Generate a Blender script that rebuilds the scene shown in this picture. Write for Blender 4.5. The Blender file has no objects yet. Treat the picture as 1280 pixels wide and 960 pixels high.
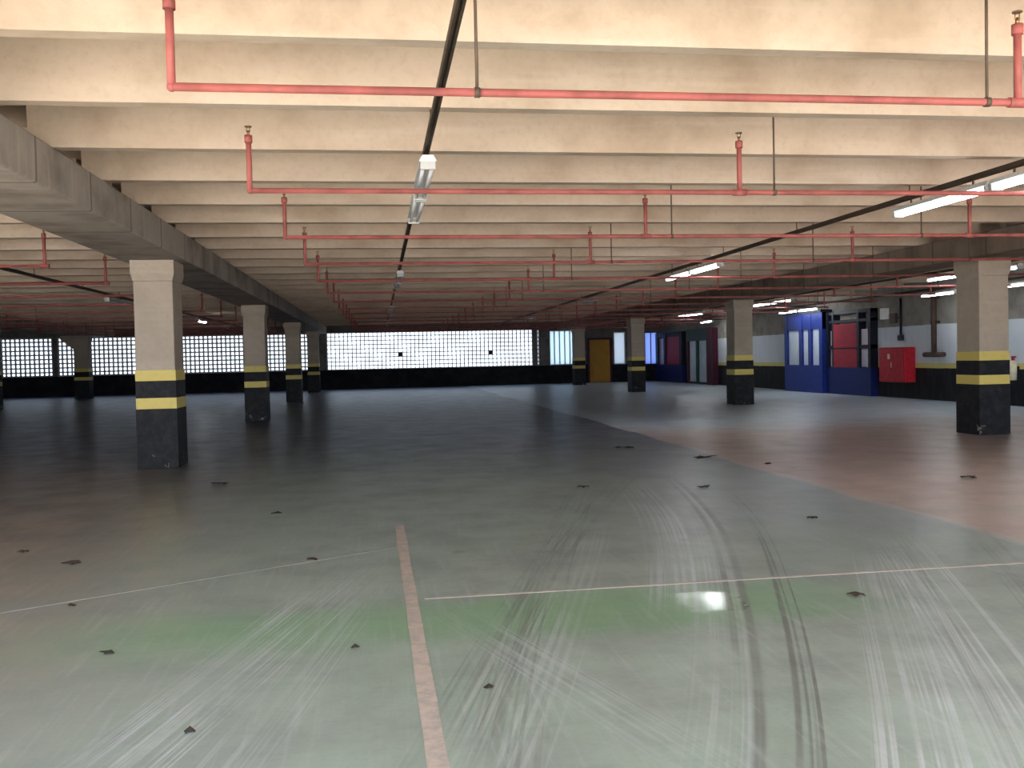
import bpy, bmesh, math, random
from mathutils import Vector, Matrix
random.seed(7)
C = bpy.context.scene.collection
S = bpy.context.scene

# ------------------------------------------------------------------ camera
cd = bpy.data.cameras.new('camera'); cam = bpy.data.objects.new('camera', cd); C.objects.link(cam)
FW = Vector((0.14150358, 0.98954164, -0.02800142)).normalized()
UP = Vector((0.02566507, 0.02460939, 0.99936764))
RT = FW.cross(UP).normalized(); UP = RT.cross(FW).normalized()
m = Matrix((RT, UP, -FW)).transposed().to_4x4(); m.translation = Vector((0, 0, 1.5))
cam.matrix_world = m
cd.sensor_width = 36.0; cd.lens = 36.0 * 1162.0 / 1280.0; cd.clip_start = 0.05; cd.clip_end = 500
S.camera = cam

# ------------------------------------------------------------------ light and exposure
S.view_settings.view_transform = 'Standard'; S.view_settings.look = 'None'
S.view_settings.gamma = 1.0; S.view_settings.use_curve_mapping = False
S.view_settings.exposure = 0.72
SKY_STRENGTH = 4.6
SUN_STRENGTH = 30.0
TUBE_STRENGTH = 15.0
w = bpy.data.worlds.new('sky'); S.world = w; w.use_nodes = True
nt = w.node_tree; nt.nodes.clear()
wo = nt.nodes.new('ShaderNodeOutputWorld'); wb = nt.nodes.new('ShaderNodeBackground')
wc = nt.nodes.new('ShaderNodeTexCoord'); ws = nt.nodes.new('ShaderNodeSeparateXYZ'); wr = nt.nodes.new('ShaderNodeValToRGB')
nt.links.new(wc.outputs['Generated'], ws.inputs[0])
nt.links.new(ws.outputs['Z'], wr.inputs['Fac'])
wr.color_ramp.elements[0].position = 0.0; wr.color_ramp.elements[0].color = (0.80, 0.90, 1.0, 1)
wr.color_ramp.elements[1].position = 0.6; wr.color_ramp.elements[1].color = (0.42, 0.62, 0.98, 1)
nt.links.new(wr.outputs['Color'], wb.inputs['Color'])
wm = nt.nodes.new('ShaderNodeMapRange')          # the sky is brighter on the sun's side, behind the camera
wm.inputs['From Min'].default_value = -0.3; wm.inputs['From Max'].default_value = 0.6
wm.inputs['To Min'].default_value = SKY_STRENGTH; wm.inputs['To Max'].default_value = SKY_STRENGTH * 0.30
nt.links.new(ws.outputs['Y'], wm.inputs['Value']); nt.links.new(wm.outputs[0], wb.inputs['Strength'])
nt.links.new(wb.outputs[0], wo.inputs['Surface'])
sl = bpy.data.lights.new('sun', 'SUN'); so = bpy.data.objects.new('sun', sl); C.objects.link(so)
sl.energy = SUN_STRENGTH; sl.angle = math.radians(1.0); sl.color = (1.0, 0.95, 0.87)
so.rotation_euler = Vector((0.22, 0.62, -0.75)).to_track_quat('-Z', 'Y').to_euler()
so.location = (0, -20, 20)
# daylight portal in the open end of the garage behind the camera
pl = bpy.data.lights.new('entrance_portal', 'AREA'); pl.shape = 'RECTANGLE'; pl.size = 37; pl.size_y = 3.4
po = bpy.data.objects.new('entrance_portal', pl); C.objects.link(po)
po.location = (-3, -2.62, 1.72); po.rotation_euler = (math.radians(90), 0, 0)   # faces +Y? set below
po.rotation_euler = Vector((0, 1, 0)).to_track_quat('-Z', 'Z').to_euler()
pl.cycles.is_portal = True

# ------------------------------------------------------------------ node helper
class N:
    def __init__(s, name):
        s.m = bpy.data.materials.new(name); s.m.use_nodes = True
        s.t = s.m.node_tree; s.p = s.t.nodes['Principled BSDF']
        s.pos = s.t.nodes.new('ShaderNodeNewGeometry').outputs['Position']
        x = s.t.nodes.new('ShaderNodeSeparateXYZ'); s.t.links.new(s.pos, x.inputs[0])
        s.X, s.Y, s.Z = x.outputs
    def _set(s, sock, v):
        if isinstance(v, bpy.types.NodeSocket): s.t.links.new(v, sock)
        else: sock.default_value = v
    def math(s, op, a, b=0.0, c=None, clamp=False):
        n = s.t.nodes.new('ShaderNodeMath'); n.operation = op; n.use_clamp = clamp
        s._set(n.inputs[0], a); s._set(n.inputs[1], b)
        if c is not None: s._set(n.inputs[2], c)
        return n.outputs[0]
    def add(s, a, b): return s.math('ADD', a, b)
    def sub(s, a, b): return s.math('SUBTRACT', a, b)
    def mul(s, a, b): return s.math('MULTIPLY', a, b)
    def ss(s, v, lo, hi, a=0.0, b=1.0):
        n = s.t.nodes.new('ShaderNodeMapRange'); n.interpolation_type = 'SMOOTHSTEP'
        s._set(n.inputs['Value'], v); n.inputs['From Min'].default_value = lo; n.inputs['From Max'].default_value = hi
        n.inputs['To Min'].default_value = a; n.inputs['To Max'].default_value = b
        return n.outputs[0]
    def band(s, v, c, hw, soft):          # 1 inside |v-c|<hw
        d = s.math('ABSOLUTE', s.sub(v, c))
        return s.ss(d, hw, hw + soft, 1.0, 0.0)
    def noise(s, scale=(1, 1, 1), detail=4.0, rough=0.55, sc=1.0, off=(0, 0, 0)):
        mp = s.t.nodes.new('ShaderNodeMapping'); mp.inputs['Scale'].default_value = scale; mp.inputs['Location'].default_value = off
        s.t.links.new(s.pos, mp.inputs['Vector'])
        n = s.t.nodes.new('ShaderNodeTexNoise'); n.inputs['Scale'].default_value = sc
        n.inputs['Detail'].default_value = detail; n.inputs['Roughness'].default_value = rough
        s.t.links.new(mp.outputs[0], n.inputs['Vector']); return n.outputs['Fac']
    def mix(s, f, a, b, mode='MIX'):
        n = s.t.nodes.new('ShaderNodeMix'); n.data_type = 'RGBA'; n.blend_type = mode
        s._set(n.inputs[0], f)
        for k, v in ((6, a), (7, b)):
            if not isinstance(v, bpy.types.NodeSocket): v = tuple(v) + ((1,) if len(v) == 3 else ())
            s._set(n.inputs[k], v)
        return n.outputs[2]
    def out(s, col=None, rough=None, bump=None, bs=0.3, bd=0.01, metal=0.0, spec=None):
        if col is not None:
            if not isinstance(col, bpy.types.NodeSocket): col = tuple(col) + (1,)
            s._set(s.p.inputs['Base Color'], col)
        if rough is not None: s._set(s.p.inputs['Roughness'], rough)
        s.p.inputs['Metallic'].default_value = metal
        if spec is not None: s._set(s.p.inputs['Specular IOR Level'], spec)
        if bump is not None:
            b = s.t.nodes.new('ShaderNodeBump'); b.inputs['Strength'].default_value = bs; b.inputs['Distance'].default_value = bd
            s.t.links.new(bump, b.inputs['Height']); s.t.links.new(b.outputs[0], s.p.inputs['Normal'])
        return s.m

def concrete(name, base, dark, light, rough=0.85, stain=0.6):
    n = N(name)
    a = n.noise(sc=1.1, detail=6, rough=0.6); b = n.noise(sc=14, detail=5, rough=0.65); c = n.noise(scale=(0.5, 3, 6), sc=1.0, detail=3)
    col = n.mix(n.mul(n.ss(a, 0.42, 0.7), stain), base, dark)
    col = n.mix(n.mul(n.ss(c, 0.5, 0.75), 0.5), col, light)
    col = n.mix(n.mul(n.ss(b, 0.45, 0.75), 0.35), col, dark)
    return n.out(col, rough, b, 0.25, 0.01)

def plain(name, col, rough=0.5, metal=0.0, var=0.25, sc=8.0, spec=0.22):
    n = N(name); a = n.noise(sc=sc, detail=4)
    d = tuple(c * (1 - var) for c in col)
    return n.out(n.mix(n.ss(a, 0.35, 0.7), col, d), rough, metal=metal, spec=spec)

M = {}
M['ceiling'] = concrete('ceiling_concrete', (0.57, 0.46, 0.355), (0.40, 0.30, 0.215), (0.64, 0.54, 0.44), 0.9, 0.75)
def beam_mat(name, base, dark, light):     # cast concrete with form joints every 1.49 m and runs of damp
    n = N(name); a = n.noise(sc=1.3, detail=6); b = n.noise(scale=(1, 9, 0.7), sc=1.0, detail=4); c = n.noise(sc=16, detail=4)
    col = n.mix(n.ss(a, 0.4, 0.7), base, dark)
    col = n.mix(n.mul(n.ss(b, 0.5, 0.75), 0.55), col, light)
    fr = n.math('FRACT', n.mul(n.add(n.Y, n.mul(n.sub(a, 0.5), 0.05)), 1 / 1.4916))
    col = n.mix(n.mul(n.band(fr, 0.5, 0.008, 0.012), 0.7), col, tuple(v * 0.5 for v in dark))
    col = n.mix(n.mul(n.ss(c, 0.5, 0.8), 0.3), col, dark)
    return n.out(col, 0.9, c, 0.25, 0.01, spec=0.2)
M['beam'] = beam_mat('beam_concrete', (0.40, 0.35, 0.30), (0.24, 0.205, 0.175), (0.50, 0.44, 0.38))
M['beam_brown'] = beam_mat('brown_beam_concrete', (0.24, 0.185, 0.14), (0.15, 0.115, 0.09), (0.31, 0.245, 0.19))
M['column'] = concrete('column_concrete', (0.385, 0.32, 0.255), (0.27, 0.22, 0.175), (0.45, 0.38, 0.31), 0.85, 0.5)
n = N('black_paint'); a = n.noise(sc=7, detail=6, rough=0.7)
chip = n.mul(n.ss(n.noise(sc=5, detail=5, rough=0.7), 0.60, 0.66), n.ss(n.Z, 0.02, 0.28, 1.0, 0.0))
M['black'] = n.out(n.mix(chip, n.mix(n.ss(a, 0.4, 0.7), (0.016, 0.016, 0.019), (0.03, 0.029, 0.03)), (0.34, 0.31, 0.28)), 0.6, a, 0.15, 0.01, spec=0.12)
n = N('yellow_paint'); a = n.noise(sc=9, detail=5)
M['yellow'] = n.out(n.mix(n.mul(n.ss(a, 0.5, 0.75), 0.45), (0.62, 0.49, 0.13), (0.45, 0.36, 0.13)), 0.6)
M['red_pipe'] = plain('red_pipe_paint', (0.40, 0.115, 0.10), 0.55, var=0.35, sc=5)
M['brass'] = plain('sprinkler_brass', (0.38, 0.24, 0.12), 0.4, 0.8)
M['rod'] = plain('rusty_rod_steel', (0.13, 0.09, 0.065), 0.6, 0.3)
M['channel'] = plain('dark_channel_steel', (0.075, 0.055, 0.042), 0.6, 0.3)
M['white_metal'] = plain('white_enamel', (0.74, 0.74, 0.72), 0.35, var=0.08)
M['socket'] = plain('socket_plastic', (0.55, 0.55, 0.53), 0.5, var=0.1)
M['tube_off'] = plain('unlit_tube_glass', (0.75, 0.76, 0.76), 0.12, var=0.04)
def emis(name, col, st):
    mt = bpy.data.materials.new(name); mt.use_nodes = True
    p = mt.node_tree.nodes['Principled BSDF']; p.inputs['Base Color'].default_value = (0.9, 0.9, 0.9, 1)
    p.inputs['Emission Color'].default_value = col + (1,); p.inputs['Emission Strength'].default_value = st
    return mt
M['tube_on'] = emis('lit_tube_glass', (0.93, 0.97, 1.0), TUBE_STRENGTH)
M['blue'] = plain('blue_frame_paint', (0.015, 0.04, 0.27), 0.4)
M['navy'] = plain('navy_panel_paint', (0.012, 0.022, 0.13), 0.45)
M['dark_frame'] = plain('dark_frame_paint', (0.012, 0.014, 0.028), 0.45)
M['red_panel'] = plain('red_panel_paint', (0.34, 0.02, 0.04), 0.4)
M['maroon'] = plain('maroon_frame_paint', (0.07, 0.012, 0.03), 0.5)
M['green'] = plain('dark_green_paint', (0.02, 0.065, 0.06), 0.45)
M['pane'] = plain('pale_glazing', (0.68, 0.77, 0.88), 0.2, var=0.12, sc=2)
M['pane_pink'] = plain('pale_pink_glazing', (0.55, 0.50, 0.56), 0.25, var=0.1)
M['red_box'] = plain('red_cabinet_paint', (0.50, 0.02, 0.035), 0.4, var=0.3)
M['cream'] = plain('cream_paint', (0.75, 0.68, 0.50), 0.45, var=0.15)
M['amber'] = plain('amber_door_paint', (0.50, 0.25, 0.03), 0.45, var=0.15, sc=1.5)
M['brown_pipe'] = plain('brown_pipe_paint', (0.09, 0.055, 0.045), 0.5)
M['steel'] = plain('handle_steel', (0.5, 0.5, 0.5), 0.3, 0.9)
M['screen'] = plain('pale_block_concrete', (0.42, 0.42, 0.44), 0.85, var=0.2)
M['leaf'] = plain('dry_leaf', (0.055, 0.038, 0.025), 0.8, var=0.5, sc=30)
def frosted(name, col):
    mt = bpy.data.materials.new(name); mt.use_nodes = True; t = mt.node_tree; t.nodes.clear()
    o = t.nodes.new('ShaderNodeOutputMaterial'); d = t.nodes.new('ShaderNodeBsdfTranslucent'); g = t.nodes.new('ShaderNodeBsdfGlossy'); x = t.nodes.new('ShaderNodeMixShader')
    d.inputs['Color'].default_value = col + (1,); g.inputs['Roughness'].default_value = 0.2; x.inputs[0].default_value = 0.06
    t.links.new(d.outputs[0], x.inputs[1]); t.links.new(g.outputs[0], x.inputs[2]); t.links.new(x.outputs[0], o.inputs[0]); return mt
M['frost_blue'] = frosted('frosted_blue_glass', (0.44, 0.50, 0.74))
M['frost_white'] = frosted('frosted_white_glass', (0.60, 0.61, 0.62))
M['frost_sky'] = frosted('frosted_sky_glass', (0.72, 0.79, 0.84))

def wall_paint(name, lo, mid):            # painted bands: dark dado, yellow stripe, white field, bare concrete
    n = N(name); a = n.noise(sc=2.2, detail=6); b = n.noise(scale=(1, 1, 0.25), sc=5, detail=4)
    conc = n.mix(n.ss(a, 0.4, 0.7), (0.27, 0.25, 0.225), (0.19, 0.175, 0.155))
    white = n.mix(n.mul(n.ss(b, 0.45, 0.8), 0.5), (0.62, 0.66, 0.72), (0.47, 0.49, 0.52))
    yel = (0.62, 0.53, 0.20); blk = n.mix(n.ss(b, 0.4, 0.7), (0.014, 0.014, 0.017), (0.026, 0.026, 0.03))
    e = n.add(n.Z, n.mul(n.sub(a, 0.5), 0.03))
    col = n.mix(n.ss(e, 2.20, 2.215), white, conc)
    col = n.mix(n.ss(e, mid, mid + 0.008), yel, col)
    col = n.mix(n.ss(e, lo, lo + 0.008), blk, col)
    return n.out(col, 0.65, a, 0.1, 0.01, spec=0.15)
M['wall_right'] = wall_paint('right_wall_paint', 0.93, 1.08)
n = N('dark_dado_wall'); a = n.noise(sc=2.2, detail=6)
M['wall_back'] = n.out(n.mix(n.ss(n.Z, 1.04, 1.05), n.mix(n.ss(a, 0.4, 0.7), (0.012, 0.012, 0.016), (0.024, 0.024, 0.028)), n.mix(n.ss(a, 0.4, 0.7), (0.16, 0.15, 0.14), (0.10, 0.095, 0.09))), 0.8, spec=0.12)

# ---- floor: worn painted concrete with tyre tracks
n = N('worn_floor_paint')
big = n.noise(sc=0.35, detail=5, rough=0.6); med = n.noise(sc=1.6, detail=6, rough=0.65, off=(3, 1, 0)); fine = n.noise(sc=30, detail=4, rough=0.7)
streak = n.noise(scale=(22, 1.1, 1), sc=1.0, detail=4, rough=0.6); streak2 = n.noise(scale=(1.2, 9, 1), sc=1.0, detail=4, rough=0.6, off=(5, 2, 0))
brown = n.mix(n.ss(med, 0.35, 0.7), (0.265, 0.23, 0.185), (0.195, 0.17, 0.145))
lane = n.mix(n.ss(med, 0.35, 0.7), (0.335, 0.41, 0.35), (0.27, 0.305, 0.275))
pink = n.mix(n.ss(med, 0.35, 0.7), (0.56, 0.42, 0.37), (0.47, 0.36, 0.32))
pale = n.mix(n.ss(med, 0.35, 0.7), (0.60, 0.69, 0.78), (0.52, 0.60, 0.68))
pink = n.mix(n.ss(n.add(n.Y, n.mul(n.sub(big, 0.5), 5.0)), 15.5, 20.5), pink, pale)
wob = n.mul(n.sub(med, 0.5), 3.0)
lm = n.ss(n.add(n.X, wob), -3.2, -0.6)
col = n.mix(lm, brown, lane)
edge = n.add(n.X, n.mul(n.sub(big, 0.5), 0.5))
bluish = n.mul(n.ss(edge, 0.8, 4.2), n.ss(n.Y, 4.5, 8))
col = n.mix(n.mul(bluish, 0.75), col, (0.345, 0.385, 0.41))
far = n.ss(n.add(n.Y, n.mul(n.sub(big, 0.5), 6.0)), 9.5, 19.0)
col = n.mix(n.mul(far, 0.85), col, n.mix(n.ss(med, 0.35, 0.7), (0.115, 0.135, 0.20), (0.085, 0.10, 0.145)))  # distance falloff put into the colour: far floor darkened to navy
col = n.mix(n.ss(edge, 4.82, 4.90), col, pink)
col = n.mix(n.mul(n.band(edge, 4.86, 0.03, 0.05), n.ss(n.Y, 13, 16, 0.55, 0.0)), col, (0.55, 0.50, 0.46))
# green wash across the lane
gy = n.add(n.Y, n.mul(n.sub(med, 0.5), 0.9))
gm = n.mul(n.mul(n.band(gy, 5.35, 0.16, 0.45), n.ss(n.X, -2.4, -0.6)), n.ss(n.X, 2.2, 3.4, 1.0, 0.0))
col = n.mix(n.mul(gm, 0.62), col, (0.18, 0.38, 0.17))
gm2 = n.mul(n.ss(big, 0.45, 0.62), n.mul(lm, n.ss(n.Y, 7, 9, 0.35, 0.0)))
col = n.mix(gm2, col, (0.29, 0.40, 0.30))
# tyre tracks: u = X - (a + bY + cY^2)
wig = n.mul(n.sub(n.noise(scale=(0.22, 0.22, 1), sc=1.0, detail=1, off=(2, 5, 0)), 0.5), 0.10)
def track(a, b, c): return n.sub(n.add(n.X, wig), n.add(a, n.mul(n.Y, n.add(b, n.mul(n.Y, c)))))
def lines(u, f):                       # irregular fine parallel tread lines
    cx = n.t.nodes.new('ShaderNodeCombineXYZ'); n._set(cx.inputs[0], n.mul(u, f * 0.30)); n._set(cx.inputs[1], n.mul(n.Y, 0.22)); cx.inputs[2].default_value = f * 0.37
    tx = n.t.nodes.new('ShaderNodeTexNoise'); tx.inputs['Scale'].default_value = 1.0; tx.inputs['Detail'].default_value = 1.5
    n.t.links.new(cx.outputs[0], tx.inputs['Vector'])
    return n.ss(tx.outputs['Fac'], 0.44, 0.62)
dirt = n.ss(n.noise(scale=(3, 0.8, 1), sc=1.0, detail=5, off=(9, 0, 0)), 0.36, 0.6)
light_c = (0.57, 0.61, 0.62); dark_c = (0.12, 0.115, 0.11)
def add_track(abc, hw, f, y0, y1, amt, c, soft=0.05):
    global col
    u = track(*abc)
    mk = n.mul(n.mul(n.band(u, 0.0, hw, soft), lines(u, f) if f else 1.0), n.mul(n.ss(n.Y, y0, y0 + 0.8), n.ss(n.Y, y1 - 2.0, y1, 1.0, 0.0)))
    col = n.mix(n.mul(n.mul(mk, n.add(0.35, n.mul(dirt, 0.65))), amt), col, c)
A1 = (-0.21, 0.545, -0.0185); A2 = (-0.10, 0.575, -0.0185)
add_track((-0.36, 0.545, -0.0185), 0.15, 180, 2.0, 11.0, 0.36, light_c); add_track(A1, 0.014, 0, 2.0, 11.5, 0.6, dark_c, 0.03)
add_track((-0.31, 0.545, -0.0185), 0.012, 0, 4.0, 11.5, 0.6, dark_c, 0.02)
add_track(A2, 0.055, 190, 2.0, 10.5, 0.7, dark_c, 0.02)
add_track((-0.62, 0.545, -0.02), 0.17, 142, 5.0, 11.5, 0.56, light_c)
add_track((0.22, 0.585, -0.01), 0.17, 209, 2.0, 7.0, 0.68, light_c)
add_track((0.80, 0.55, -0.012), 0.20, 190, 2.0, 7.5, 0.60, light_c)
add_track((0.55, 0.59, -0.012), 0.05, 228, 2.0, 7.5, 0.40, dark_c)
add_track((1.05, 0.62, -0.012), 0.14, 171, 2.0, 7.5, 0.44, dark_c)
add_track((-0.9, 0.40, -0.008), 0.22, 142, 2.0, 9.0, 0.32, light_c)
add_track((-0.7, 0.22, 0.01), 0.15, 171, 2.0, 12.0, 0.40, dark_c)
add_track((-0.2, 0.16, 0.008), 0.14, 190, 2.0, 12.0, 0.36, dark_c)
add_track((-2.0, 0.27, 0.0), 0.22, 228, 2.5, 7.5, 0.64, light_c)
add_track((-1.3, 0.20, 0.0), 0.12, 209, 2.5, 7.0, 0.36, light_c)
add_track((2.2, -0.33, 0.0), 0.13, 171, 2.5, 6.5, 0.36, light_c)
col = n.mix(n.mul(n.ss(streak, 0.5, 0.8), n.ss(n.Y, 6, 14, 0.28, 0.10)), col, light_c)
col = n.mix(n.mul(n.ss(streak2, 0.50, 0.85), 0.14), col, dark_c)
col = n.mix(n.mul(n.ss(fine, 0.5, 0.8), 0.22), col, (0.16, 0.15, 0.14))
spots = n.noise(sc=2.7, detail=2, rough=0.4, off=(7, 7, 0))
col = n.mix(n.mul(n.ss(spots, 0.76, 0.80), 0.35), col, (0.10, 0.095, 0.09))
rough = n.add(n.ss(med, 0.3, 0.75, 0.25, 0.36), n.mul(fine, 0.10))
wet = n.mul(n.band(n.add(n.X, n.mul(n.sub(streak2, 0.5), 0.3)), 1.95, 0.10, 0.12), n.band(n.add(n.Y, n.mul(n.sub(med, 0.5), 0.3)), 5.38, 0.16, 0.12))
rough = n.mul(rough, n.sub(1.0, n.mul(wet, 0.75)))
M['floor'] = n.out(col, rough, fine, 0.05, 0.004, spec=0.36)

def faded(name, c1, c2, wear):
    n = N(name); a = n.noise(sc=11, detail=6, rough=0.75); b = n.noise(scale=(2, 2, 2), sc=2, detail=3)
    return n.out(n.mix(n.mul(n.ss(n.add(a, n.mul(b, 0.3)), 0.5, 0.85), wear), c1, c2), 0.55)
M['line_pink'] = faded('faded_pink_line', (0.58, 0.475, 0.40), (0.36, 0.345, 0.31), 0.9)
M['line_pale'] = faded('faded_pale_line', (0.36, 0.335, 0.295), (0.28, 0.27, 0.24), 0.9)
M['ramp'] = plain('bounce_ramp_concrete', (0.80, 0.76, 0.70), 0.9, var=0.1, sc=2)  # for the added unseen ramp that reflects sun up to the ceiling
n = N('outside_paving'); a = n.noise(sc=1.5, detail=5)
M['paving'] = n.out(n.mix(n.ss(a, 0.4, 0.7), (0.58, 0.50, 0.41), (0.48, 0.41, 0.34)), 0.9)

# ------------------------------------------------------------------ mesh helpers
def box(bm, x0, x1, y0, y1, z0, z1, bev=0.0):
    vs = [bm.verts.new((x, y, z)) for z in (z0, z1) for y in (y0, y1) for x in (x0, x1)]
    fs = [bm.faces.new([vs[i] for i in q]) for q in ((0, 2, 3, 1), (4, 5, 7, 6), (0, 1, 5, 4), (2, 6, 7, 3), (0, 4, 6, 2), (1, 3, 7, 5))]
    if bev:
        es = list({e for f in fs for e in f.edges})
        bmesh.ops.bevel(bm, geom=es, offset=bev, segments=2, affect='EDGES', profile=0.5)
def frustum(bm, x0, x1, y0, y1, z0, z1, g):   # top grows by g on each side
    lo = [(x0, y0), (x1, y0), (x1, y1), (x0, y1)]; hi = [(x0 - g, y0 - g), (x1 + g, y0 - g), (x1 + g, y1 + g), (x0 - g, y1 + g)]
    a = [bm.verts.new((*p, z0)) for p in lo]; b = [bm.verts.new((*p, z1)) for p in hi]
    bm.faces.new(a[::-1]); bm.faces.new(b)
    for i in range(4): bm.faces.new((a[i], a[(i + 1) % 4], b[(i + 1) % 4], b[i]))
def prism_x(bm, prof, x0, x1):                 # profile of (y,z) swept along X
    a = [bm.verts.new((x0, y, z)) for y, z in prof]; b = [bm.verts.new((x1, y, z)) for y, z in prof]
    k = len(prof)
    bm.faces.new(a[::-1]); bm.faces.new(b)
    for i in range(k): bm.faces.new((a[i], a[(i + 1) % k], b[(i + 1) % k], b[i]))
def tube(bm, p, q, r, seg=12, r2=None):
    p, q = Vector(p), Vector(q); d = q - p; rot = d.to_track_quat('Z', 'Y').to_matrix().to_4x4()
    rot.translation = (p + q) / 2
    bmesh.ops.create_cone(bm, cap_ends=True, segments=seg, radius1=r, radius2=r if r2 is None else r2, depth=d.length, matrix=rot)
def ball(bm, p, r):
    bmesh.ops.create_uvsphere(bm, u_segments=12, v_segments=8, radius=r, matrix=Matrix.Translation(p))
def obj(name, bm, mat, parent=None, smooth=False):
    bmesh.ops.recalc_face_normals(bm, faces=bm.faces)
    me = bpy.data.meshes.new(name); bm.to_mesh(me); bm.free()
    me.materials.append(mat)
    if smooth:
        for f in me.polygons: f.use_smooth = len(f.vertices) == 4
    o = bpy.data.objects.new(name, me); C.objects.link(o)
    if parent is not None: o.parent = parent
    return o
def B(): return bmesh.new()
def bx(name, dims, mat, parent=None, bev=0.0):
    bm = B(); box(bm, *dims, bev=bev); return obj(name, bm, mat, parent)
def tb(name, p, q, r, mat, parent=None, seg=12):
    bm = B(); tube(bm, p, q, r, seg); return obj(name, bm, mat, parent, True)
def tag(o, label, cat, group=None, kind=None):
    o['label'] = label; o['category'] = cat
    if group: o['group'] = group
    if kind: o['kind'] = kind
    return o
def thing(name, label, cat, loc=(0, 0, 0), group=None):
    o = bpy.data.objects.new(name, None); C.objects.link(o); o.location = loc; o.empty_display_size = 0.2
    return tag(o, label, cat, group)
def struct(o, label=None):
    o['kind'] = 'structure'
    if label: o['label'] = label
    return o
def dup(root, loc, label):
    r = root.copy(); C.objects.link(r); r.location = loc; r['label'] = label
    for ch in list(root.children):
        c = ch.copy(); C.objects.link(c); c.parent = r
        for g in list(ch.children):
            d = g.copy(); C.objects.link(d); d.parent = c
    return r
ORD = ['nearest', 'second nearest', 'third nearest', 'fourth nearest', 'fifth nearest', 'sixth nearest', 'seventh nearest', 'eighth nearest',
       'ninth nearest', 'tenth nearest', 'eleventh nearest', 'twelfth nearest', 'thirteenth nearest', 'fourteenth nearest', 'fifteenth nearest', 'sixteenth nearest']

# ------------------------------------------------------------------ structure
YB = 51.65; XR = 16.0; XLW = -20.6; YF = -2.6
ZB, ZR, ZS = 3.035, 3.43, 3.95           # beam soffit, rib soffit / beam top, slab soffit
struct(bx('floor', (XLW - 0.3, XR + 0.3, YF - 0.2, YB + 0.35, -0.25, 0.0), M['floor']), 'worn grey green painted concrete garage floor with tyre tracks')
struct(bx('trim_1', (-60, 60, -45, YF - 0.2, -0.25, -0.01), M['paving']), 'pale sunlit paving outside the open end of the garage')

bm = B()                                   # added roof opening out of view, lets sun down onto the bounce ramp
box(bm, XLW - 0.3, XR + 0.3, 1.7, YB + 0.35, ZS, ZS + 0.25)
box(bm, -3.9, XR + 0.3, YF, 1.7, ZS, ZS + 0.25); box(bm, XLW - 0.3, -13.2, YF, 1.7, ZS, ZS + 0.25)
ceil = obj('ceiling', bm, M['ceiling'])
struct(ceil, 'ribbed precast concrete ceiling of the garage')
SPANS = ((XLW, -3.46), (-2.97, 10.2), (10.7, XR))
def rib_bm(ys, x0, x1):
    bm = B()
    for y in ys: prism_x(bm, [(y - 0.065, ZR), (y + 0.065, ZR), (y + 0.11, ZS), (y - 0.11, ZS)], x0, x1)
    return bm
for x0, x1 in SPANS:
    for k in range(-1 if x0 > XLW else -2, 31):
        y = 5.75 + 1.4916 * k
        obj('rib', rib_bm([y], x0, x1), M['ceiling'], ceil)
# ribs over the strip behind the camera
bm = B()
for x0, x1 in SPANS[1:]:
    for k in range(-5, -1):
        y = 5.75 + 1.4916 * k
        prism_x(bm, [(y - 0.065, ZR), (y + 0.065, ZR), (y + 0.11, ZS), (y - 0.11, ZS)], x0, x1)
obj('rear_ribs', bm, M['ceiling'], ceil)

# unseen pale ramp added in the left bay to bounce sun onto the ceiling
bm = B()
prof = [(4.6, 0.001), (-2.5, 1.7), (-2.5, 0.001)]
prism_x(bm, prof, -12.6, -3.95)
struct(obj('bounce_ramp', bm, M['ramp']), 'pale concrete ramp added out of view to bounce sun onto the ceiling')
# right wall
struct(bx('wall_right', (XR, XR + 0.3, YF, YB + 0.35, 0, ZS), M['wall_right']), 'right wall with black dado, yellow stripe and white field')
struct(bx('wall_left', (XLW - 0.3, XLW, YF, YB + 0.35, 0, ZS), M['wall_back']), 'dark left wall of the garage')
# back wall with openings
Y0, Y1 = YB, YB + 0.25
def wall_piece(name, label, *boxes):
    bm = B()
    for b in boxes: box(bm, *b)
    return struct(obj(name, bm, M['wall_back']), label)
wall_piece('wall_back', 'low black painted parapet of the far wall', (XLW, 11.05, Y0, Y1, 0, 1.034))
wall_piece('trim_2', 'dark lintel along the top of the far wall', (XLW, XR, Y0, Y1, 3.091, ZS - 0.001))
wall_piece('trim_3', 'dark pier at the far left end of the screens', (XLW, -19.46, Y0, Y1, 1.035, 3.09))
wall_piece('trim_4', 'slim mullion between the left screens', (-16.87, -16.67, Y0 - 0.05, Y1, 1.035, 3.09))
wall_piece('trim_5', 'pier in the far wall behind the left columns', (-3.25, -2.79, Y0 - 0.12, Y1, 1.035, 3.09))
wall_piece('trim_6', 'slim mullion at the right end of the long screen', (8.63, 8.83, Y0 - 0.05, Y1, 1.035, 3.09))
wall_piece('trim_7', 'pier left of the pale blue striped window', (9.03, 9.56, Y0 - 0.12, Y1, 1.035, 3.09))
wall_piece('trim_8', 'dark wall panel behind the amber door', (11.06, 13.28, Y0, Y1, 0, 3.09))
wall_piece('trim_9', 'wall panel between the two narrow far windows', (13.98, 15.1, Y0, Y1, 0, 3.09))
wall_piece('trim_10', 'sill wall under the narrow white window', (13.28, 13.98, Y0, Y1, 0, 0.999))
wall_piece('trim_11', 'sill wall under the periwinkle window', (15.1, 15.88, Y0, Y1, 0, 0.949))
wall_piece('trim_12', 'wall strip in the far right corner', (15.88, XR, Y0, Y1, 0, 3.09))
wall_piece('trim_13', 'wall head over the narrow white window', (13.28, 13.98, Y0, Y1, 2.851, 3.09))
wall_piece('trim_14', 'wall head over the periwinkle window', (15.1, 15.88, Y0, Y1, 2.821, 3.09))

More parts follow.
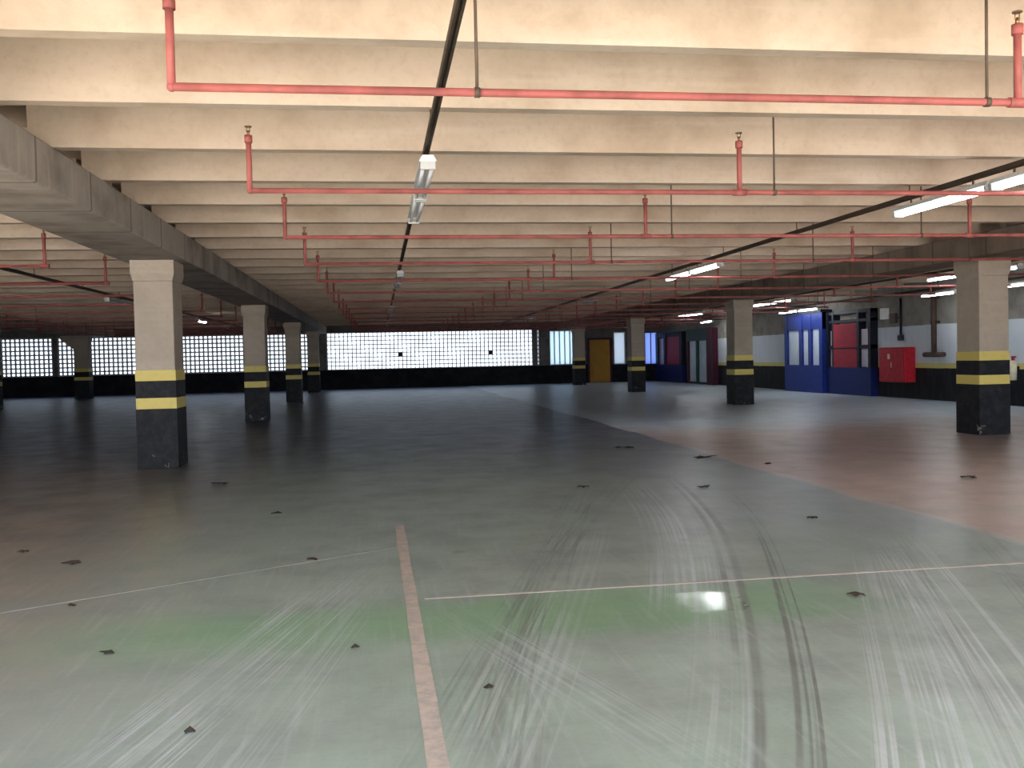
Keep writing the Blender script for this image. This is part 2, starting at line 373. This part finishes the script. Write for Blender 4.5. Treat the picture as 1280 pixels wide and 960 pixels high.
# windows in the back wall
def window(name, x0, x1, z0, z1, panes, mull, frame_mat, pane_mat, label):
    bm = B()
    f = 0.05
    box(bm, x0, x0 + f, Y0 + 0.04, Y0 + 0.14, z0, z1); box(bm, x1 - f, x1, Y0 + 0.04, Y0 + 0.14, z0, z1)
    box(bm, x0 + f, x1 - f, Y0 + 0.04, Y0 + 0.14, z0, z0 + f); box(bm, x0 + f, x1 - f, Y0 + 0.04, Y0 + 0.14, z1 - f, z1)
    for i in range(1, panes):
        x = x0 + (x1 - x0) * i / panes
        box(bm, x - mull / 2, x + mull / 2, Y0 + 0.05, Y0 + 0.13, z0 + f, z1 - f)
    o = struct(obj(name, bm, frame_mat), label)
    bx('window_pane', (x0 + f, x1 - f, Y0 + 0.085, Y0 + 0.10, z0 + f, z1 - f), pane_mat, o)
window('window_1', 9.57, 11.05, 1.035, 3.0, 5, 0.06, M['white_metal'], M['frost_sky'], 'pale blue striped window beside the far right columns')
window('window_2', 13.28, 13.98, 1.0, 2.85, 1, 0.03, M['socket'], M['frost_white'], 'narrow white window beside the amber door')
window('window_3', 15.1, 15.88, 0.95, 2.82, 2, 0.04, M['navy'], M['frost_blue'], 'narrow periwinkle window in the far right corner')
bx('window_head', (9.57, 11.05, Y0, Y1, 3.0, 3.09), M['dark_frame'], bpy.data.objects['window_1'])

# amber door in the back wall
d = struct(bx('door_1', (11.86, 13.04, YB - 0.06, YB - 0.001, 0.02, 2.42), M['amber'], bev=0.008), 'amber yellow door in the far wall')
bm = B(); box(bm, 11.74, 11.86, YB - 0.09, YB - 0.001, 0, 2.54); box(bm, 13.04, 13.16, YB - 0.09, YB - 0.001, 0, 2.54); box(bm, 11.86, 13.04, YB - 0.09, YB - 0.001, 2.42, 2.54)
obj('door_frame', bm, M['maroon'], d)
tb('door_handle', (11.98, YB - 0.10, 0.95), (11.98, YB - 0.10, 1.25), 0.015, M['steel'], d)
bm = B()
for i in range(3): box(bm, 12.12, 12.9, YB - 0.072, YB - 0.059, 0.2 + i * 0.75, 0.8 + i * 0.75)
obj('door_panel', bm, M['amber'], d)

# lobby fronts on the right wall; local helper for a bar on the wall plane
def wb_(bm, y0, y1, z0, z1, dep, base=0.0): box(bm, XR - base - dep, XR - base - 0.001, min(y0, y1), max(y0, y1), z0, z1)
def lobby(name, label, cat): return thing(name, label, cat, (XR - 0.2, 0, 0))
def part(name, bm, mat, root):
    o = obj(name, bm, mat, root); o.matrix_parent_inverse = Matrix.Translation(-root.location); return o
# blue lobby front
r = thing('lobby_front', 'bright blue framed glazed lobby front on the right wall', 'lobby front', (XR - 0.2, 32.6, 0))
bm = B()
for y in (34.1, 32.85, 32.1, 31.25): wb_(bm, y - 0.12, y + 0.12, 0.95, 2.88, 0.40)
wb_(bm, 31.13, 34.22, 2.30, 2.88, 0.38); wb_(bm, 31.13, 34.22, 0.93, 1.0, 0.39)
part('frame', bm, M['blue'], r)
bm = B(); wb_(bm, 31.13, 34.22, 0.0, 0.93, 0.40); part('base_panel', bm, M['blue'], r)
for y0, y1 in ((32.22, 32.73), (32.97, 33.98), (31.37, 31.98)):
    bm = B(); wb_(bm, y0, y1, 1.0, 2.30, 0.32); part('pane', bm, M['pane'], r)
bm = B(); wb_(bm, 31.13, 34.22, 2.885, 2.98, 0.45); part('cornice', bm, M['dark_frame'], r)
# dark framed lobby with red panel
r = thing('lobby_front', 'dark navy lobby front with red door panel and white side panes', 'lobby front', (XR - 0.2, 29.6, 0))
bm = B(); wb_(bm, 28.1, 31.1, 0.0, 0.93, 0.26); part('base_panel', bm, M['navy'], r)
bm = B()
for y, hw in ((31.02, 0.08), (28.9, 0.07), (28.18, 0.08), (30.62, 0.06)): wb_(bm, y - hw, y + hw, 0.93, 2.85, 0.26)
wb_(bm, 28.1, 31.1, 2.45, 2.55, 0.25); wb_(bm, 28.1, 31.1, 2.75, 2.86, 0.25); wb_(bm, 28.1, 31.1, 1.55, 1.68, 0.24)
part('frame', bm, M['dark_frame'], r)
bm = B(); wb_(bm, 28.98, 30.56, 0.93, 1.55, 0.26); wb_(bm, 28.98, 30.56, 1.60, 2.42, 0.26); o = part('door_panel', bm, M['red_panel'], r); o['label'] = 'red panel'
for y0, y1 in ((28.27, 28.83), (30.69, 30.94)):
    for z0, z1 in ((0.95, 1.55), (1.68, 2.2)):
        bm = B(); wb_(bm, y0, y1, z0, z1, 0.17); part('pane', bm, M['pane_pink'], r)
# green / white lobby
r = thing('lobby_front', 'pale panelled lobby front with dark green head and maroon post', 'lobby front', (XR - 0.2, 44.4, 0))
bm = B(); wb_(bm, 42.9, 46.3, 2.15, 2.75, 0.25); wb_(bm, 44.6, 44.85, 0.1, 2.15, 0.25); part('frame', bm, M['green'], r)
for y0, y1 in ((44.85, 46.0), (43.2, 44.6)):
    bm = B(); wb_(bm, y0, y1, 0.1, 2.15, 0.16); part('door_leaf', bm, M['pane'], r)
bm = B(); wb_(bm, 42.4, 43.2, 0, 2.75, 0.3); part('post', bm, M['maroon'], r)
bm = B(); wb_(bm, 46.0, 46.3, 0, 2.15, 0.25); part('post', bm, M['maroon'], r)
bm = B(); wb_(bm, 43.2, 46.0, 0, 0.1, 0.2); part('threshold', bm, M['dark_frame'], r)
# red lobby
r = thing('lobby_front', 'red panelled lobby front on navy base in the far right corner', 'lobby front', (XR - 0.2, 49, 0))
bm = B(); wb_(bm, 46.9, 51.5, 0, 0.95, 0.3); part('base_panel', bm, M['navy'], r)
bm = B(); wb_(bm, 47.3, 49.7, 0.95, 2.45, 0.25); o = part('door_panel', bm, M['red_panel'], r); o['label'] = 'red panel'
bm = B(); wb_(bm, 50.0, 51.1, 0.95, 2.4, 0.2); part('pane', bm, M['pane_pink'], r)
bm = B(); wb_(bm, 46.9, 47.3, 0.95, 2.7, 0.3); wb_(bm, 49.7, 50.0, 0.95, 2.6, 0.3); wb_(bm, 51.1, 51.5, 0.95, 2.7, 0.3); wb_(bm, 47.3, 51.1, 2.45, 2.7, 0.28); part('frame', bm, M['dark_frame'], r)

# breeze-block screens
def screen(x0, x1, z0, z1, label, plugs=(), t=0.075):
    bm = B(); P = 0.23
    nx = max(1, round((x1 - x0) / P)); nz = round((z1 - z0) / P); px = (x1 - x0) / nx; pz = (z1 - z0) / nz
    ya, yb = YB + 0.05, YB + 0.13
    for i in range(nx + 1):
        x = min(max(x0 + i * px, x0 + t / 2), x1 - t / 2); box(bm, x - t / 2, x + t / 2, ya, yb, z0, z1)
    for k in range(nz + 1):
        z = min(max(z0 + k * pz, z0 + t / 2), z1 - t / 2); box(bm, x0, x1, ya + 0.004, yb - 0.004, z - t / 2, z + t / 2)
    o = tag(obj('breeze_block_screen', bm, M['screen']), label, 'screen', 'breeze block screens in the far wall')
    for xp, zp in plugs:
        i = int((xp - x0) / px); k = int((zp - z0) / pz)
        bx('plugged_cell', (x0 + i * px, x0 + (i + 1) * px, ya + 0.01, yb - 0.01, z0 + k * pz, z0 + (k + 1) * pz), M['dark_frame'], o)
    return o
screen(-19.45, -16.88, 1.035, 3.09, 'short breeze block screen at the far left end of the back wall')
screen(-16.66, -3.26, 1.035, 3.09, 'long breeze block screen behind the left row of columns')
screen(-2.78, 8.62, 1.035, 3.09, 'long bright breeze block screen in the centre of the back wall', ((1.15, 1.75), (6.25, 1.85)), 0.046)
screen(8.84, 9.02, 1.035, 3.09, 'very narrow breeze block strip between two far piers')

# ------------------------------------------------------------------ beams
def beam(x0, x1, label, mat='beam'):
    bm = B(); box(bm, x0, x1, YF, YB - 0.02, ZB, ZR - 0.002, 0.02)
    o = tag(obj('concrete_beam', bm, M[mat]), label, 'beam', 'long concrete ceiling beams')
    return o
beam(-3.67, -2.76, 'long grey concrete beam carried by the left row of columns')
beam(10.0, 10.92, 'long brownish concrete beam carried by the right row of columns', 'beam_brown')
beam(-14.6, -13.7, 'dark concrete beam beyond the left row, over the far left columns')

# ------------------------------------------------------------------ columns
def column(cx, y, hw, dep, label, z0=ZB):
    r = thing('concrete_column', label, 'column', (cx, y + dep / 2, 0), 'painted concrete columns')
    hd = dep / 2
    bm = B(); box(bm, -hw, hw, -hd, hd, 0.0, z0 - 0.30, 0.012); obj('shaft', bm, M['column'], r)
    bm = B(); frustum(bm, -hw, hw, -hd, hd, z0 - 0.30, z0 - 0.2, 0.03); box(bm, -hw - 0.03, hw + 0.03, -hd - 0.03, hd + 0.03, z0 - 0.2, z0 - 0.002); obj('column_head', bm, M['column'], r)
    def sleeve(name, za, zb, mat, e):
        bm = B(); box(bm, -hw - e, hw + e, -hd - e, hd + e, za, zb, 0.004); return obj(name, bm, mat, r)
    sleeve('black_base', 0.002, 0.87, M['black'], 0.014)
    sleeve('yellow_band', 0.87, 1.03, M['yellow'], 0.010)
    sleeve('black_band', 1.03, 1.28, M['black'], 0.010)
    sleeve('yellow_band', 1.28, 1.435, M['yellow'], 0.010)
    return r
LL = ['left row column nearest the camera, tall with chipped black base', 'second column of the left row', 'third column of the left row, thin and brownish', 'farthest column of the left row near the bright screen']
for k in range(4): column(-3.22, 14.15 + 11.03 * k, 0.275, 0.63, LL[k] if k else 'large column on the left nearest the camera with chipped black base')
RL = ['large column on the right nearest the camera, by the red hose cabinet', 'second column of the right row, left of the blue lobby', 'third column of the right row, near the amber door', 'farthest column of the right row, just left of the amber door']
for k in range(4): column(10.445, 14.6 + 11.03 * k, 0.275, 0.63, RL[k])
column(-14.15, 36.2, 0.30, 0.63, 'column cut by the left edge of the picture')
column(-14.15, 47.2, 0.33, 0.63, 'dark column standing before the screens at far left')
# splayed brackets on the far-left column
bm = B()
prof = [(-0.33, 2.35), (-0.33, 3.03), (-0.95, 3.03), (-0.95, 2.85)]
for s in (-1,):
    a = [bm.verts.new((-14.15 + x, 47.3, z)) for x, z in prof]; b = [bm.verts.new((-14.15 + x, 47.7, z)) for x, z in prof]
    bm.faces.new(a); bm.faces.new(b[::-1])
    for i in range(4): bm.faces.new((a[i], a[(i + 1) % 4], b[(i + 1) % 4], b[i]))
cl = [o for o in bpy.data.objects if o.get('label', '').startswith('dark column standing')][0]
o = obj('corbel', bm, M['column'], cl); o.matrix_parent_inverse = Matrix.Translation(-cl.location)

# ------------------------------------------------------------------ sprinkler pipes
ZP = 2.95; PR = 0.0225
def sprinkler(y, x0, x1, risers, hangers, label):
    r = thing('sprinkler_pipe', label, 'pipe', (x0, y, ZP), 'red sprinkler pipes under the ceiling')
    bm = B(); tube(bm, (0, 0, 0), (x1 - x0, 0, 0), PR, 14); ball(bm, (0, 0, 0), PR * 1.15)
    for rx in risers[1:]:
        tube(bm, (rx - x0 - 0.06, 0, 0), (rx - x0 + 0.06, 0, 0), PR * 1.35, 14)
    obj('main_pipe', bm, M['red_pipe'], r, True)
    for rx in risers:
        bm = B(); tube(bm, (rx - x0, 0, 0), (rx - x0, 0, 0.46), 0.0225, 12); tube(bm, (rx - x0, 0, 0.40), (rx - x0, 0, 0.46), 0.033, 12)
        q = obj('riser', bm, M['red_pipe'], r, True)
        bm = B(); tube(bm, (rx - x0, 0, 0.46), (rx - x0, 0, 0.50), 0.012, 8); tube(bm, (rx - x0, 0, 0.53), (rx - x0, 0, 0.537), 0.03, 10)
        tube(bm, (rx - x0 - 0.014, 0, 0.49), (rx - x0 - 0.014, 0, 0.535), 0.004, 6); tube(bm, (rx - x0 + 0.014, 0, 0.49), (rx - x0 + 0.014, 0, 0.535), 0.004, 6)
        obj('sprinkler_head', bm, M['brass'], q, True)
    for hx in hangers:
        bm = B(); tube(bm, (hx - x0, 0, PR), (hx - x0, 0, ZS - ZP), 0.009, 8); tube(bm, (hx - x0 - 0.015, 0, 0), (hx - x0 + 0.015, 0, 0), PR + 0.006, 14)
        obj('hanger_rod', bm, M['rod'], r, True)
    return r
NP = 15
for k in range(NP):
    y = 5.081 + 2.9835 * k
    sprinkler(y, -1.03, 14.75, (-1.03, 3.27 if k else 3.8, 7.57, 11.87, 14.6), ((0.57,) if k == 0 else ()) + (3.6, 6.9, 9.6, 12.9),
              '%s red sprinkler pipe crossing the middle and right bays' % ORD[k])
for k in range(3, NP):
    sprinkler(5.081 + 2.9835 * k, -12.9, -4.65, (-12.9, -4.65), (-10.9,),
              '%s red sprinkler pipe crossing the left bay behind the beam' % ORD[k - 3])

# ------------------------------------------------------------------ lighting channels and lamps
def channel(x, y0, y1, z, label):
    r = thing('lighting_channel', label, 'lighting channel', (x, 0, z), 'dark lighting channels under the ribs')
    bm = B(); t = 0.006
    box(bm, -0.024, 0.024, y0, y1, 0.03, 0.036); box(bm, -0.024, -0.018, y0, y1, -0.02, 0.03); box(bm, 0.018, 0.024, y0, y1, -0.02, 0.03)
    box(bm, -0.018, -0.008, y0, y1, -0.02, -0.014); box(bm, 0.008, 0.018, y0, y1, -0.02, -0.014); box(bm, -0.012, 0.012, y0, y1, -0.008, 0.0)
    obj('channel_rail', bm, M['channel'], r)
    k = 0
    while 4.2584 + 1.4916 * k < y1:
        y = 4.2584 + 1.4916 * k
        if y > y0: tb('rail_hanger', (0, y, 0.03), (0, y, ZR - z + 0.01), 0.008, M['rod'], r, 8)
        k += 2
    return r
ZC = 3.28
channel(0.45, 2.6, 50.5, ZC, 'dark lighting channel left of centre carrying unlit lamps')
channel(6.24, 2.6, 50.5, ZC, 'dark lighting channel right of centre carrying the big lit tubes')
channel(-6.55, 6.0, 50.5, ZC, 'dark lighting channel in the left bay beyond the beam')
channel(13.2, 6.0, 50.5, ZC + 0.03, 'dark lighting channel in the right bay before the painted wall')
def make_lamp(L, on, name='fluorescent_lamp'):
    r = thing(name, '', 'lamp', (0, 0, 0), 'fluorescent lamps hung below the channels')
    bm = B()
    prof = [(-0.075, 0.0), (-0.045, 0.05), (0.045, 0.05), (0.075, 0.0), (0.07, -0.004), (-0.07, -0.004)]
    a = [bm.verts.new((x, 0, z)) for x, z in prof]; b = [bm.verts.new((x, L, z)) for x, z in prof]
    bm.faces.new(a); bm.faces.new(b[::-1])
    for i in range(6): bm.faces.new((a[i], a[(i + 1) % 6], b[(i + 1) % 6], b[i]))
    obj('housing', bm, M['white_metal'], r)
    for s in (-0.038, 0.038):
        tb('tube', (s, 0.05, -0.042), (s, L - 0.05, -0.042), 0.017, M['tube_on' if on else 'tube_off'], r, 12)
    for y in (0.0, L - 0.05):
        bm = B(); box(bm, -0.065, 0.065, y, y + 0.045, -0.07, -0.002, 0.008); obj('end_socket', bm, M['socket'], r)
    for y in (0.3, L - 0.3): tb('bracket', (0, y, 0.05), (0, y, 0.1045), 0.012, M['rod'], r, 8)
    return r
proto = {}
def lamp(x, y, L, on, label, z=ZC - 0.125):
    key = (L, on)
    if key not in proto:
        r = make_lamp(L, on); proto[key] = r; r.location = (x, y, z); r['label'] = label; return r
    return dup(proto[key], (x, y, z), label)
lamp(6.24, 8.74, 1.75, True, 'long lit fluorescent lamp at upper right, farther of the near pair')
lamp(6.24, 6.95, 1.75, True, 'lit fluorescent lamp cut by the right edge, nearer of the near pair')
lamp(6.24, 16.35, 1.55, True, 'lit fluorescent lamp right of centre, nearer of the second pair')
lamp(6.24, 17.93, 1.55, True, 'lit fluorescent lamp right of centre, farther of the second pair')
lamp(6.24, 26.2, 1.55, False, 'unlit lamp on the right of centre channel beyond the lit pairs')
lamp(6.24, 36.6, 1.55, False, 'farthest unlit lamp on the right of centre channel')
for y, t in ((7.8, 'nearest unlit white lamp on the left of centre channel'), (9.4, 'second nearest unlit lamp on the left of centre channel'),
             (17.8, 'third nearest unlit lamp on the left of centre channel'), (19.4, 'fourth nearest unlit lamp on the left of centre channel'),
             (29.2, 'fifth nearest unlit lamp on the left of centre channel'), (30.8, 'sixth nearest unlit lamp on the left of centre channel'),
             (39.6, 'seventh nearest unlit lamp on the left of centre channel'), (41.2, 'farthest unlit lamp on the left of centre channel')):
    lamp(0.45, y, 1.55, False, t)
lamp(-6.55, 35.5, 1.55, True, 'lit lamp in the left bay seen between the two left columns')
lamp(-6.55, 41.0, 1.55, False, 'unlit lamp in the left bay behind the lit one')
lamp(-6.55, 24.0, 1.55, False, 'unlit lamp in the left bay left of the nearest left column')
zr = ZC - 0.095
lamp(13.2, 17.6, 1.55, True, 'lit lamp in the right bay at the right edge beyond the near column', zr)
lamp(13.2, 19.3, 1.55, True, 'lit lamp in the right bay just left of the near right column', zr)
lamp(13.2, 28.3, 1.55, True, 'lit lamp right of the second right column, nearer of two', zr)
lamp(13.2, 29.9, 1.55, True, 'lit lamp right of the second right column, farther of two', zr)
lamp(13.2, 36.5, 1.55, True, 'lit lamp left of the second right column, nearer of two', zr)
lamp(13.2, 38.1, 1.55, True, 'lit lamp left of the second right column, farther of two', zr)
lamp(13.2, 46.6, 1.55, True, 'farthest lit lamp in the right bay near the amber door', zr)

channel(15.1, 12.0, 47.0, 3.13, 'dark lighting channel added for the guessed lamps along the painted right wall')  # lamp row partly guessed from dim streaks, added lit to brighten the right bay
zw = 3.13 - 0.125
lamp(15.1, 19.4, 1.55, True, 'guessed lit lamp close to the right wall at the right edge', zw)
lamp(15.1, 22.6, 1.55, True, 'guessed lit lamp close to the right wall behind the near right column', zw)
lamp(15.1, 30.3, 1.55, True, 'guessed lit lamp close to the wall before the blue lobby', zw)
lamp(15.1, 31.9, 1.55, True, 'guessed lit lamp close to the wall left of the blue lobby top', zw)
lamp(15.1, 40.6, 1.55, True, 'added lit lamp close to the wall by the pale panelled lobby', zw)

# ------------------------------------------------------------------ fittings on the right wall
r = thing('hose_cabinet', 'large red fire hose cabinet on the right wall', 'cabinet', (XR, 26.7, 1.05))
bm = B(); box(bm, -0.36, -0.002, -0.72, 0.72, -0.55, 0.52, 0.015); obj('body', bm, M['red_box'], r)
bm = B(); box(bm, -0.385, -0.36, -0.66, -0.01, -0.48, 0.45, 0.008); obj('door', bm, M['red_box'], r)
bm = B(); box(bm, -0.385, -0.36, 0.01, 0.66, -0.48, 0.45, 0.008); q = obj('door', bm, M['red_box'], r)
bm = B(); box(bm, -0.395, -0.385, 0.05, 0.17, 0.16, 0.32); o = obj('vent_plate', bm, M['cream'], q); o['label'] = 'small pale plate'
bm = B(); box(bm, -0.40, -0.385, -0.05, -0.02, -0.1, 0.06); obj('handle', bm, M['steel'], r)
r = thing('wall_pipe', 'dark brown upright pipe ending in a tee bar right of hose cabinet', 'pipe', (XR - 0.12, 24.85, 1.33))
tb('upright', (0, 0, 0), (0, 0, 1.95), 0.075, M['brown_pipe'], r)
tb('tee_bar', (0, -0.48, 0), (0, 0.48, 0), 0.07, M['brown_pipe'], r)
bm = B(); box(bm, -0.03, 0.118, -0.12, 0.12, 0.9, 0.97); box(bm, -0.03, 0.118, -0.12, 0.12, 1.6, 1.67); obj('pipe_clamp', bm, M['channel'], r)
r = thing('conduit_drop', 'thin dark conduit with small switch box above the hose cabinet', 'conduit', (XR - 0.05, 26.68, 1.78))
tb('conduit', (0, 0, 0.1), (0, 0, 1.3), 0.035, M['dark_frame'], r)
bm = B(); box(bm, -0.06, 0.048, -0.1, 0.1, 0.0, 0.16, 0.01); obj('switch_box', bm, M['dark_frame'], r)
bm = B(); box(bm, -0.05, 0.048, 0.25, 0.55, 0.55, 0.85, 0.01); box(bm, -0.01, 0.048, 0.0, 0.25, 0.68, 0.72); obj('junction_box', bm, M['brown_pipe'], r)
r = thing('emergency_light', 'small white box high on the right wall beside dark lobby', 'light', (XR, 27.6, 2.64))
bm = B(); box(bm, -0.1, -0.002, -0.2, 0.2, -0.18, 0.18, 0.015); obj('body', bm, M['white_metal'], r)
bm = B(); box(bm, -0.112, -0.1, -0.14, 0.14, -0.11, 0.11, 0.006); obj('lens', bm, M['tube_off'], r)
r = thing('fire_extinguisher', 'small cream canister with dark cap on the wall at right edge', 'extinguisher', (XR - 0.14, 21.45, 0.66))
bm = B(); tube(bm, (0, 0, 0), (0, 0, 0.42), 0.09, 16); ball(bm, (0, 0, 0.42), 0.089); obj('cylinder', bm, M['cream'], r, True)
bm = B(); tube(bm, (0, 0, 0.50), (0, 0, 0.58), 0.04, 12); box(bm, -0.02, 0.02, -0.1, 0.04, 0.57, 0.61); obj('valve', bm, M['red_panel'], r)
bm = B(); box(bm, 0.08, 0.138, -0.06, 0.06, 0.15, 0.35); obj('wall_bracket', bm, M['dark_frame'], r)

# ------------------------------------------------------------------ floor markings
def line(p, q, wd, mat, label):
    p, q = Vector((*p, 0)), Vector((*q, 0)); d = (q - p); nrm = Vector((-d.y, d.x, 0)).normalized() * wd / 2
    bm = B(); k = max(2, int(d.length / 0.4)); rows = []
    for i in range(k + 1):
        c = p + d * i / k; j = random.uniform(0.9, 1.08)
        rows.append((bm.verts.new(c + nrm * j + Vector((0, 0, 0.0022))), bm.verts.new(c - nrm * j + Vector((0, 0, 0.0022)))))
    for a, b in zip(rows, rows[1:]): bm.faces.new((a[0], a[1], b[1], b[0]))
    g = bmesh.ops.extrude_face_region(bm, geom=list(bm.faces))
    for v in g['geom']:
        if isinstance(v, bmesh.types.BMVert): v.co.z = 0.0003
    return tag(obj('painted_line', bm, mat), label, 'floor marking')
line((0.185, 2.5), (0.15, 8.5), 0.085, M['line_pink'], 'faded pink painted bay line running away up the floor')
line((0.25, 5.83), (4.82, 5.86), 0.038, M['line_pink'], 'thin faded pink cross line on the floor right of centre')
line((-4.2, 5.0), (0.10, 7.5), 0.035, M['line_pale'], 'thin pale slanting line on the floor at left')

# ------------------------------------------------------------------ litter
LEAF = [((2.85, 5.29), 0.13, 'curled dry leaf on the green floor right of the tyre arcs'),
        ((-2.91, 8.06), 0.10, 'small dark leaf on the floor near the left edge, upper one'),
        ((-2.36, 7.47), 0.16, 'flat dark leaf above the slanting line at left'),
        ((-1.95, 6.15), 0.07, 'tiny dark scrap just below the slanting line at left'),
        ((-1.44, 5.08), 0.09, 'dark scrap on the green wash at far left'),
        ((-0.16, 4.9), 0.05, 'tiny dark scrap just left of the pink bay line'),
        ((-0.80, 3.91), 0.05, 'tiny dark scrap on the pale streaks at lower left'),
        ((-2.01, 12.03), 0.28, 'dark scrap of litter beyond and right of the large left column'),
        ((-1.05, 9.48), 0.12, 'small dark litter in the middle distance left of centre'),
        ((-0.54, 7.17), 0.10, 'small dark leaf lying on the slanting line'),
        ((3.56, 9.95), 0.18, 'dark leaf at the top of the tyre arcs'),
        ((3.82, 7.85), 0.12, 'dark scrap between the tyre arcs and the pink floor'),
        ((5.15, 11.85), 0.14, 'dark scrap on the edge of the pink floor'),
        ((4.62, 12.87), 0.42, 'long dark scrap of litter before the second right column'),
        ((3.91, 14.64), 0.34, 'dark litter strip in the distance right of centre'),
        ((6.68, 9.81), 0.22, 'dark scrap on the pink floor below the near right column'),
        ((2.29, 10.4), 0.16, 'dark scrap beyond the tyre arcs, right of the bay line'),
        ((0.46, 4.17), 0.05, 'tiny dark scrap just right of the pink bay line')]
for i, ((x, y), s, lab) in enumerate(LEAF):
    bm = B(); rr = random.Random(i); ring = []; k = 12
    c = bm.verts.new((0, 0, 0.012 + 0.02 * rr.random()))
    mid = []
    for j in range(k):
        a = 2 * math.pi * j / k; rad = s * (0.5 if j % 2 else 0.34) * rr.uniform(0.8, 1.15)
        ring.append(bm.verts.new((math.cos(a) * rad, math.sin(a) * rad * 0.55, 0.004 + rr.random() * 0.14 * min(s, 0.2))))
    for j in range(k): bm.faces.new((c, ring[j], ring[(j + 1) % k]))
    g = bmesh.ops.extrude_face_region(bm, geom=list(bm.faces))
    for v in g['geom']:
        if isinstance(v, bmesh.types.BMVert): v.co.z = max(0.0005, v.co.z - 0.004)
    o = tag(obj('dry_leaf', bm, M['leaf']), lab, 'leaf', 'dry leaves and scraps on the floor')
    o.location = (x, y, 0); o.rotation_euler = (0, 0, rr.uniform(-0.6, 0.6))
